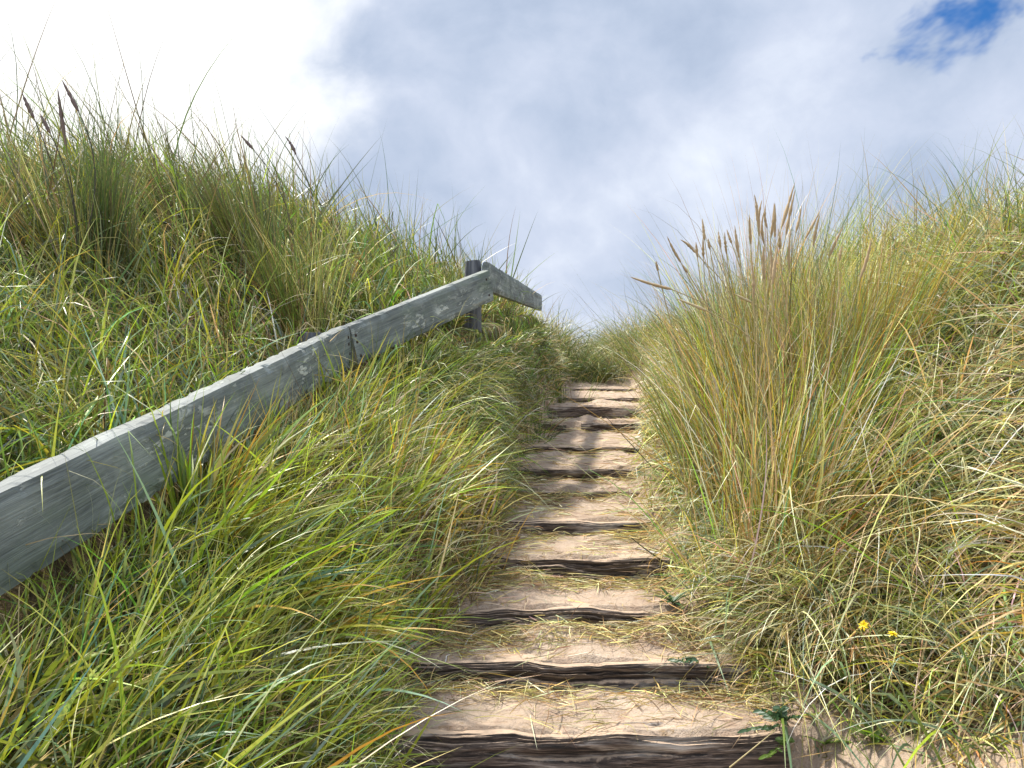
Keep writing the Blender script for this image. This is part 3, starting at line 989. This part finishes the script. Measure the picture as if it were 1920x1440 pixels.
def drift(N, cx, cy, sx, sy, L, W):
    '''a tangle of straw blown into a corner'''
    x = cx + rng.normal(size=N) * sx; y = cy + rng.normal(size=N) * sy
    a = rng.uniform(0, 2 * math.pi, N)
    d = np.stack([np.cos(a), np.sin(a) * .6, rng.uniform(-.05, .35, N)], 1)
    base = np.stack([x, y, ground(x, y) + .003 + rng.exponential(.014, N)], 1)
    c, c2 = colours(N, np.full(N, .03), {'ol': 1}, {'straw': .38, 'pale': .30, 'brown': .30}, .38)
    B.add(base, d, rng.uniform(*L, N), rng.uniform(*W, N) * np.clip(cy / 4, 1, 2), rng.uniform(.1, .6, N), c, c2, 5, .35, .15, .005, trodden=False)
for q_ in ((260, .35, 3.16, .22, .05), (160, .75, 3.15, .08, .06), (200, .35, 5.02, .22, .06), (150, .1, 3.62, .10, .06), (170, -.25, 3.12, .10, .12),
           (140, .75, 3.6, .07, .07), (120, .15, 4.25, .10, .06), (130, .62, 2.82, .14, .04), (90, -.05, 2.83, .12, .03), (110, .45, 2.62, .3, .08), (120, .1, 5.65, .12, .06)):
    drift(*q_, (.06, .22), (.0024, .004))
litter(3000, 5.0, 13, (.03, .10), (.002, .003))
litter(3000, 2.55, 9, (.10, .28), (.0026, .0044))
litter(900, 1.9, 3.4, (.05, .2), (.002, .0035), False)
tag(B.build('straw_litter', M_STRAW), 'loose dry straw scattered over the sandy treads', 'straw', kind='stuff')

# ---------------------------------------------------------------- tussocks
def tube(name, pts, r0, r1, mat, parent, sides=5):
    pts = np.asarray(pts, float); n = len(pts)
    tang = np.gradient(pts, axis=0); tang /= np.linalg.norm(tang, axis=1, keepdims=True)
    ref = np.array([.3, .9, .2]); a = np.cross(tang, ref); a /= np.linalg.norm(a, axis=1, keepdims=True); b = np.cross(tang, a)
    r = np.linspace(r0, r1, n)[:, None] if np.isscalar(r0) else np.asarray(r0)[:, None]
    V = []
    for k in range(sides):
        an = 2 * math.pi * k / sides
        V.append(pts + r * (a * math.cos(an) + b * math.sin(an)))
    V = np.stack(V, 1).reshape(-1, 3)
    q = [(j * sides + i, j * sides + (i + 1) % sides, (j + 1) * sides + (i + 1) % sides, (j + 1) * sides + i) for j in range(n - 1) for i in range(sides)]
    return quad_mesh(name, V, q, True)


def bez(p0, p1, p2, n):
    t = np.linspace(0, 1, n)[:, None]
    return (1 - t) ** 2 * p0 + 2 * t * (1 - t) * p1 + t * t * p2


def seed_stalk(root, base, hb, ht, mat, r=.0085, stem=M_STEM):
    """a stem rooted at base carrying a spindle-shaped head from hb to ht"""
    base, hb, ht = map(np.asarray, (base, hb, ht))
    axis = ht - hb; ln = np.linalg.norm(axis)
    ctrl = hb - axis / ln * np.linalg.norm(hb - base) * .5
    st = link('stalk', tube('stalk', bez(base, ctrl, hb, 9), .0034, .0024, stem, None), stem, root)
    n = 16
    t = np.linspace(0, 1, n)
    prof = r * (np.sin(np.pi * np.clip(t * .95 + .05, 0, 1)) ** .55) * (1.05 - .6 * t)
    prof = prof * (1 + .16 * rng.normal(size=n))
    bow = np.cross(axis / ln, np.array([0, 1, 0])) * (rng.normal() * .03)
    pts = hb + axis * t[:, None] + bow * (np.sin(np.pi * t) * ln)[:, None]
    hd = link('seed_head', tube('seed_head', pts, prof, 0, mat, None, 9), mat)
    hd.parent = st
    hd.matrix_parent_inverse = Matrix.Translation(root.location).inverted() @ Matrix.Identity(4)
    hd.matrix_parent_inverse = st.matrix_parent_inverse.inverted() @ Matrix.Translation(root.location).inverted() if False else Matrix.Identity(4)
    return st


def tussock(name, label, cat, cx, cy, N, radius, lean, fan, L, W, droop, green, gpal, dpal, n=8, kink=.05, spread=.16, curl=.2, group=None, jit=.2, power=1.5):
    base_z = float(ground(np.array([cx]), np.array([cy]))[0])
    root = empty(name, (cx, cy, base_z))
    tag(root, label, cat, group)
    B = Blades()
    off, b_lean, b_tint, b_gr, b_len = bunches(N, radius)
    x, y = cx + off[:, 0], cy + off[:, 1]
    base = np.stack([x, y, ground(x, y) - .01], 1)
    d = np.tile(np.array(lean, float), (N, 1)) + rng.normal(size=(N, 3)) * spread + b_lean
    d[:, :2] += off / radius * fan
    d[:, 2] = np.maximum(d[:, 2], .1)
    a, b = colours(N, np.clip(green + b_gr, 0, 1), gpal, dpal, jit)
    a, b = np.clip(a * b_tint, .004, .8), np.clip(b * b_tint, .004, .8)
    B.add(base, d, rng.uniform(*L, N) * b_len, rng.uniform(*W, N), rng.uniform(*droop, N), a, b, n, curl, kink, power=power)
    B.build('foliage', M_GRASS, root)
    return root


T_G = {'yg': .25, 'mg': .25, 'bg': .25, 'ol': .25}
T_D = {'straw': .5, 'gold': .3, 'pale': .2}
# the big clump with the crowd of seed heads
big = tussock('marram_tussock', 'big golden green marram tussock bristling with tan seed heads beside the steps', 'tussock',
              1.18, 3.42, 1500, .17, (.08, -.12, 1.0), .25, (.60, 1.25), (.0044, .0074), (.02, .5), .45, {'ol': .4, 'yg': .25, 'mg': .15, 'bg': .2},
              {'gold': .25, 'straw': .4, 'pale': .35}, 9, .12, .23, .25, jit=.42)
def more_foliage(root, cx, cy, N, radius, lean, fan, L, W, droop, green, gpal, dpal, n=9, spread=.15):
    B = Blades()
    off, b_lean, b_tint, b_gr, b_len = bunches(N, radius)
    x, y = cx + off[:, 0], cy + off[:, 1]
    base = np.stack([x, y, ground(x, y) - .01], 1)
    d = np.tile(np.array(lean, float), (N, 1)) + rng.normal(size=(N, 3)) * spread + b_lean
    d[:, :2] += off / radius * fan
    a, b = colours(N, np.clip(green + b_gr, 0, 1), gpal, dpal, .30)
    a, b = np.clip(a * b_tint, .004, .8), np.clip(b * b_tint, .004, .8)
    B.add(base, d, rng.uniform(*L, N) * b_len, rng.uniform(*W, N), rng.uniform(*droop, N), a, b, n, .2, .06, power=1.5)
    B.build('foliage', M_GRASS, root)


BIG_G = {'ol': .35, 'yg': .25, 'mg': .15, 'bg': .25}
BIG_D = {'gold': .35, 'straw': .45, 'pale': .2}
more_foliage(big, 1.45, 4.0, 1500, .19, (-.03, -.1, 1.0), .28, (.75, 1.30), (.0034, .0054), (.02, .35), .6, BIG_G, BIG_D)
more_foliage(big, 1.32, 4.15, 1000, .15, (-.08, -.12, 1.0), .24, (.7, 1.25), (.0034, .0054), (.03, .5), .65, BIG_G, BIG_D)
more_foliage(big, 1.75, 3.95, 1000, .18, (.02, -.1, 1.0), .3, (.7, 1.25), (.0034, .0054), (.02, .35), .6, BIG_G, BIG_D)
more_foliage(big, 1.38, 3.15, 620, .24, (-.15, -.3, .55), .35, (.35, .8), (.0042, .0066), (.1, .9), .2, {'lg': .5, 'bg': .5}, {'pale': .6, 'straw': .4}, 9, .55)
more_foliage(big, 1.6, 3.6, 520, .26, (.0, -.3, .7), .35, (.4, .9), (.0042, .0066), (.1, .9), .25, {'lg': .5, 'bg': .5}, {'pale': .6, 'straw': .4}, 9, .5)
behind = tussock('marram_tussock', 'tall marram tussock behind the big seedy clump, beside the gap of sky above the steps', 'tussock',
                 1.68, 5.3, 1200, .16, (-.04, -.1, 1.0), .26, (.8, 1.35), (.0048, .007), (.02, .5), .6, {'ol': .3, 'yg': .15, 'mg': .25, 'bg': .3},
                 {'straw': .6, 'pale': .4}, 8, .08, .18, .2, jit=.36)
tx, ty = 1150, 320
HEADS = [(320, 388, 405, 550), (400, 412, 490, 490), (95, 635, 345, 710), (533, 285, 548, 415), (845, 140, 862, 300), (893, 172, 875, 380),
         (915, 200, 922, 340), (965, 188, 945, 400), (1090, 68, 1010, 340), (1092, 110, 1035, 390), (1130, 203, 1095, 370), (1237, 247, 1155, 400),
         (1242, 255, 1200, 450), (1385, 325, 1300, 510), (1550, 405, 1480, 650), (1375, 440, 1355, 540), (728, 325, 755, 520), (668, 365, 680, 500),
         (630, 360, 645, 460), (680, 350, 712, 440), (815, 260, 825, 440), (905, 240, 905, 440), (970, 190, 970, 400), (940, 420, 950, 650),
         (985, 450, 955, 680), (900, 450, 908, 650), (1065, 345, 1055, 590), (830, 560, 840, 760), (375, 765, 560, 840), (720, 735, 830, 790),
         (795, 900, 815, 1050), (585, 1205, 630, 1350), (495, 425, 505, 520), (570, 405, 580, 470), (538, 395, 540, 520), (990, 345, 1000, 470),
         (412, 560, 445, 610), (255, 540, 268, 600)]
for k, (ax_, ay, bx, by) in enumerate(HEADS):
    d = 3.75 + rng.uniform(-.2, .2) - (.45 if by > 600 else 0)
    hb = P(tx + bx / 3.2, ty + by / 3.2, d); ht = P(tx + ax_ / 3.2, ty + ay / 3.2, d + rng.uniform(-.02, .02))
    b = np.array([1.34 + rng.normal() * .08 + (hb[0] - 1.3) * .3, 3.75 + rng.normal() * .12, 0.])
    b[2] = ground(b[0:1], b[1:2])[0]
    ln = np.linalg.norm(ht - hb)
    seed_stalk(big, b, hb, ht, M_HEAD if ay < 700 else M_HEAD_PALE, .0072 + .0125 * min(ln, .22))

# clump with dark heads against the white cloud
lt = tussock('marram_tussock', 'thin marram tussock with three dark seed heads against the white cloud', 'tussock',
             -2.12, 3.55, 420, .13, (-.28, -.05, 1.0), .2, (.5, .85), (.0026, .0038), (.03, .3), .7, {'mg': .4, 'dg': .3, 'ol': .3}, {'brown': .5, 'straw': .5}, 8, .04, .12, .15)
for ax_, ay, bx, by in ((128, 130, 205, 295), (345, 108, 395, 455), (370, 60, 470, 250), (245, 270, 300, 380)):
    hb = P(bx / 3.2, 130 + by / 3.2, 3.5); ht = P(ax_ / 3.2, 130 + ay / 3.2, 3.5)
    b = np.array([-2.05 + rng.normal() * .06, 3.55 + rng.normal() * .05, 0.]); b[2] = ground(b[0:1], b[1:2])[0]
    seed_stalk(lt, b, hb, ht, M_HEAD_DARK, .011, M_STEM_DARK)
t2 = tussock('marram_tussock', 'marram tussock on the left skyline arching under one dark seed head', 'tussock',
             -1.35, 4.55, 420, .14, (-.32, -.05, 1.0), .2, (.6, .9), (.0026, .004), (.05, .5), .6, {'mg': .4, 'dg': .3, 'ol': .3}, {'brown': .5, 'straw': .5}, 8, .04, .12, .15)
for ax_, ay, bx, by in ((1710, 400, 1775, 510), (1440, 390, 1520, 480)):
    hb = P(bx / 3.2, 130 + by / 3.2, 4.5); ht = P(ax_ / 3.2, 130 + ay / 3.2, 4.5)
    b = np.array([-1.3 + rng.normal() * .06, 4.55, 0.]); b[2] = ground(b[0:1], b[1:2])[0]
    seed_stalk(t2, b, hb, ht, M_HEAD_DARK, .011, M_STEM_DARK)
DK_G = {'dg': .55, 'mg': .45}
tussock('grass_tuft', 'compact dark green tuft on the left skyline, close behind the dark seed heads', 'tussock',
        -2.05, 3.78, 700, .055, (-.10, 0, 1.0), .12, (.55, .92), (.003, .0045), (.02, .2), .92, DK_G, {'brown': 1}, 7, .03, .08, .1)
tussock('grass_tuft', 'dark bristly tuft leaning left on the skyline above the rail', 'tussock',
        -1.62, 4.6, 900, .075, (-.34, 0, 1.0), .12, (.60, .95), (.003, .0045), (.04, .3), .85, DK_G, {'brown': .3, 'dbrown': .7}, 7, .03, .1, .1)

# drooping straw mound at the lower right
tussock('grass_mound', 'drooping mound of dead blond grass beside the two lowest steps', 'tussock',
        1.22, 2.92, 1200, .10, (-.32, -.26, .8), .42, (.28, .56), (.0042, .0066), (.4, 1.15), .10, {'lg': .5, 'ol': .5}, {'straw': .5, 'pale': .35, 'brown': .15}, 8, .08, .2, .22, jit=.36)
# bright broad-leaved tufts on the left bank
BR = {'yg': .62, 'mg': .18, 'lg': .20}
BD = {'gold': .5, 'orange': .3, 'pale': .2}
def px_ground(px, py):
    """where the line of sight through px, py meets the ground"""
    d = np.linspace(.9, 14, 2600)
    x = (px - 960) / 1400 * d; z = EYE + (720 - py) / 1400 * d
    k = np.nonzero(z < ground(x, d))[0]
    j = k[0] if len(k) else 800
    return float(x[j]), float(d[j])
gx, gy = px_ground(790, 715)
tussock('grass_tuft', 'bright yellow green broad bladed tuft under the rail near the corner post', 'tussock', gx, gy, 170, .08, (.45, -.1, .8), .5, (.25, .48), (.010, .017), (.2, .8), .9, BR, BD, 8, .1, .2)
gx, gy = px_ground(395, 985)
tussock('grass_tuft', 'upright yellow green broad bladed tuft growing in front of the plank face', 'tussock', gx, gy, 130, .09, (.40, .1, .95), .35, (.30, .55), (.008, .014), (.05, .5), .85, BR, BD, 8, .1, .18)
gx, gy = px_ground(560, 1170)
tussock('grass_tuft', 'bright flattened tuft with yellow tips sweeping toward the steps', 'tussock', gx, gy, 190, .08, (1.0, -.05, .45), .3, (.34, .62), (.008, .014), (.15, .5), .85, BR, BD, 8, .08, .15)
gx, gy = px_ground(120, 1345)
tussock('grass_tuft', 'bluish green broad bladed tuft in the lower left corner', 'tussock', gx, gy, 60, .08, (.5, .1, .8), .35, (.3, .5), (.006, .010), (.1, .5), .95, {'bg': .5, 'mg': .3, 'yg': .2}, BD, 8, .08, .2)
gx, gy = px_ground(640, 1370)
tussock('grass_tuft', 'spiky blue green and yellow tuft beside the lowest step', 'tussock', gx, gy, 100, .07, (.65, -.1, .55), .55, (.22, .42), (.005, .009), (.1, .5), .92, {'bg': .35, 'yg': .35, 'mg': .3}, BD, 8, .08, .3)
gx, gy = px_ground(990, 770)
tussock('grass_tuft', 'dark green drooping tuft on the left edge by the upper steps', 'tussock', gx, gy, 420, .12, (.5, -.3, .7), .35, (.3, .5), (.004, .006), (.4, 1.0), .95, {'dg': .5, 'mg': .5}, {'brown': 1}, 7, .05, .2)

tussock('grass_tussock', 'tall green tussock against the sky just past the far end of the plank rail', 'tussock', .88, 11.3, 520, .16, (.05, -.1, 1.0), .32,
        (.45, .85), (.006, .009), (.05, .6), .75, {'mg': .45, 'dg': .25, 'ol': .3}, {'straw': .5, 'grey': .5}, 7, .08, .2, .2)
tussock('grass_tussock', 'dark bushy tussock below the far plank, shading the bank', 'tussock', .22, 7.6, 650, .16, (.35, -.35, .8), .32,
        (.35, .65), (.005, .008), (.2, .8), .88, {'mg': .4, 'dg': .6}, {'brown': .5, 'grey': .5}, 7, .08, .22, .2)
tussock('grass_tussock', 'dark green tussock overhanging the hollow at the head of the path', 'tussock', 1.25, 14.0, 700, .22, (.15, -.4, .9), .32,
        (.5, .95), (.007, .010), (.1, .8), .8, {'mg': .4, 'dg': .6}, {'brown': .5, 'grey': .5}, 7, .08, .22, .2)

# ---------------------------------------------------------------- single stalks, flowers, weeds, snail
def stalk(label, pts, r0, r1, mat, cat='stalk', head=None, name='grass_stalk'):
    pts = [np.asarray(p, float) for p in pts]
    root = empty(name, pts[0])
    tag(root, label, cat)
    c = bez(pts[0], pts[1], pts[2], 14)
    link('stem', tube('stem', c, r0, r1, mat, None), mat, root)
    if head:
        axis = c[-1] - c[-3]; axis /= np.linalg.norm(axis)
        t = np.linspace(0, 1, 14)
        prof = head[1] * (np.sin(np.pi * np.clip(t * .93 + .05, 0, 1)) ** .6)
        pp = c[-1] + axis * head[0] * t[:, None] + np.array([0, 0, -1]) * (t ** 2 * head[0] * .15)[:, None]
        link('seed_head', tube('seed_head', pp, prof, 0, head[2], None, 9), head[2], root)
    return root


def pg(px, py):
    x, y = px_ground(px, py)
    return np.array([x, y, float(ground(np.array([x]), np.array([y]))[0])])


a = pg(432, 1438); stalk('long pale bare stem rising from the bottom edge over the left bank', [a, P(385, 1290, a[1] - .02), P(312, 1110, a[1] - .03)], .0022, .0012, M_STEM)
a = pg(262, 1110); stalk('pale thin stem crossing the near plank and its lichen patch', [a, P(190, 1000, a[1] - .05), P(124, 905, a[1] - .06)], .0022, .001, M_STEM)
a = pg(28, 1435); stalk('thin straw stem standing upright at the left edge below the rail', [a, P(32, 1290, a[1]), P(36, 1100, a[1] + .02)], .002, .001, M_STEM)
a = pg(905, 965); stalk('fallen pale seed head on a stem lying over the left step edge', [a, P(908, 925, a[1] - .05), P(913, 905, a[1] - .06)], .002, .0016, M_STEM, head=(.11, .008, M_HEAD_PALE))
a = pg(1250, 905); stalk('dark bent stalk slanting across the upper steps', [a, P(1180, 830, a[1] - .02), P(1126, 770, a[1] - .08)], .004, .0015, M_STEM_DARK)
a = pg(1262, 1072); stalk('short dark twig lying at the right of the split step', [a + np.array([0, 0, .02]), P(1215, 1035, a[1] - .02), P(1183, 1008, a[1] - .03)], .005, .002, M_STEM_DARK, 'twig', name='twig')
a = pg(1405, 1425); stalk('pale straight straw leaning across the lowest step corner', [P(1368, 1439, a[1] - .15), P(1410, 1405, a[1] - .16), P(1455, 1368, a[1] - .12)], .0026, .0014, M_STEM)


def leaflet(c, direction, normal, ln, wd):
    d = Vector(direction).normalized(); n = Vector(normal).normalized(); s = d.cross(n).normalized()
    c = Vector(c)
    V, k = [], 5
    for j in range(k + 1):
        t = j / k
        w_ = wd * math.sin(math.pi * min(.97, t * .9 + .08)) ** .8 * .5
        m = c + d * ln * t - n * ln * .15 * t * t
        V += [m - s * w_ + n * w_ * .35, m, m + s * w_ + n * w_ * .35]
    q = []
    for j in range(k):
        q += [(3 * j, 3 * j + 1, 3 * j + 4, 3 * j + 3), (3 * j + 1, 3 * j + 2, 3 * j + 5, 3 * j + 4)]
    return V, q


def merge(items):
    V, Q = [], []
    for v, q in items:
        o = len(V); V += [tuple(x) for x in v]; Q += [tuple(i + o for i in f) for f in q]
    return np.array(V), Q


def vetch(label, root_p, fronds, mat):
    root = empty('vetch', root_p); tag(root, label, 'weed')
    for f in fronds:
        f = [np.asarray(p, float) for p in f]
        c = bez(f[0], f[1], f[2], 12)
        st = link('stem', tube('stem', c, .0016, .0008, M_GSTEM, None), M_GSTEM, root)
        its = []
        for j in range(3, 12):
            tan = c[min(j + 1, 11)] - c[j - 1]; tan /= np.linalg.norm(tan)
            sd = np.cross(tan, np.array([0, .6, .8])); sd /= np.linalg.norm(sd)
            for sg in (-1, 1):
                dd = tan * .55 + sd * sg + rng.normal(size=3) * .15
                its.append(leaflet(c[j], dd, (rng.normal() * .3, -.7, .7), .026 + rng.uniform(-.004, .006), .012))
        V, Q = merge(its)
        lf = link('leaflets', quad_mesh('leaflets', V, Q, True), mat, root)


a = pg(1462, 1385)
vetch('dark green vetch with paired oval leaflets on bare sand by the lowest step', a, [
    (a, P(1450, 1360, a[1] - .04), P(1400, 1368, a[1] - .10)), (a, P(1448, 1340, a[1] - .02), P(1428, 1332, a[1] - .05)),
    (a, P(1462, 1345, a[1]), P(1500, 1345, a[1])), (a, P(1470, 1340, a[1] + .02), P(1462, 1326, a[1]))], M_LEAF)
a = pg(1285, 1275)
vetch('small vetch sprig hanging over the right end of the second step', a, [
    (a, P(1290, 1240, a[1] - .02), P(1262, 1236, a[1] - .05)), (a, P(1295, 1230, a[1]), P(1300, 1238, a[1] - .04)), (a, P(1310, 1245, a[1]), P(1330, 1250, a[1] - .05))], M_LEAF)
a = pg(1470, 1432)
vetch('bright green vetch sprig low against the end of the lowest step', a, [
    (a, P(1465, 1410, a[1] - .05), P(1436, 1418, a[1] - .08)), (a, P(1480, 1400, a[1] - .04), P(1470, 1385, a[1] - .06))], M_LEAF2)


def weed(label, px, py, n, ln, wd, mat):
    a = pg(px, py)
    root = empty('leafy_weed', a); tag(root, label, 'weed')
    for j in range(n):
        an = 2 * math.pi * j / n + rng.uniform(-.4, .4)
        el_ = rng.uniform(.15, .9)
        d = (math.cos(an) * math.cos(el_), math.sin(an) * math.cos(el_), math.sin(el_))
        V, q = leaflet(a + np.array([0, 0, .01]), d, (-d[0] * .5, -d[1] * .5, 1), ln * rng.uniform(.7, 1.2), wd * rng.uniform(.8, 1.2))
        link('leaf', quad_mesh('leaf', np.array([tuple(v) for v in V]), q, True), mat, root)


weed('rosette of lance shaped green leaves in the sand right of the vetch', 1545, 1405, 9, .10, .022, M_LEAF2)
weed('second leafy rosette farther right under the tangled straw', 1640, 1395, 8, .09, .022, M_LEAF2)
weed('broad leaved weed half hidden in straw above the yellow flowers', 1665, 1160, 7, .08, .028, M_LEAF)
weed('low dark leafy weed at the right edge of the buried step', 1262, 1150, 16, .085, .024, M_LEAF)


def flower_plant():
    b = pg(1760, 1290)
    root = empty('yellow_wildflower', b)
    tag(root, 'yellow wildflower with two open blooms leaning over blond grass', 'flower')
    for (px, py, dd, r, tilt) in ((1620, 1172,   .30, .0155, (-.6, -.6, .5)), (1674, 1188, .27, .013, (-.1, -.2, 1.0))):
        tip = P(px, py, b[1] - dd)
        mid = (b + tip) / 2 + np.array([0, 0, .05])
        st = link('stem', tube('stem', bez(b, mid, tip, 12), .0022, .0016, M_GSTEM, None), M_GSTEM, root)
        nv = Vector(tilt).normalized()
        s = nv.orthogonal().normalized(); t = nv.cross(s)
        its = []
        for ring, (cnt, ln, up_) in enumerate(((16, r, .15), (12, r * .72, .5), (8, r * .45, 1.0))):
            for j in range(cnt):
                an = 2 * math.pi * (j + .5 * ring) / cnt
                d = s * math.cos(an) + t * math.sin(an) + nv * up_
                its.append(leaflet(tip, d + Vector(rng.normal(size=3) * .16), nv, ln * rng.uniform(.75, 1.25), r * .34))
        V, Q = merge(its)
        fl = link('bloom', quad_mesh('bloom', V, Q, True), M_YELLOW, root)
        cup = tube('bud_cup', [tip - np.array(nv) * r * .9 * k for k in (1.0, .6, .2, -.05)], np.array([.2, .55, .6, .5]) * r, 0, None, None, 8)
        link('bud_cup', cup, M_GSTEM, root)


flower_plant()


def snail():
    c = P(1321, 880, 3.75)
    n, m = 60, 10
    V = []
    for i in range(n):
        t = i / (n - 1); an = t * 2 * math.pi * 2.6
        R = .014 * (1 - t) ** .9 + .001
        tr = .0085 * (1 - t) ** .8 + .0012
        for j in range(m):
            b = 2 * math.pi * j / m
            rr = R + tr * math.cos(b)
            V.append((c[0] + rr * math.cos(an), c[1] - .010 * t + tr * math.sin(b), c[2] + rr * math.sin(an)))
    q = [(i * m + j, i * m + (j + 1) % m, (i + 1) * m + (j + 1) % m, (i + 1) * m + j) for i in range(n - 1) for j in range(m)]
    o = link('snail_shell', quad_mesh('snail_shell', np.array(V), q, True), M_SHELL)
    tag(o, 'small cream snail shell clinging to grass right of the steps', 'snail shell')


snail()
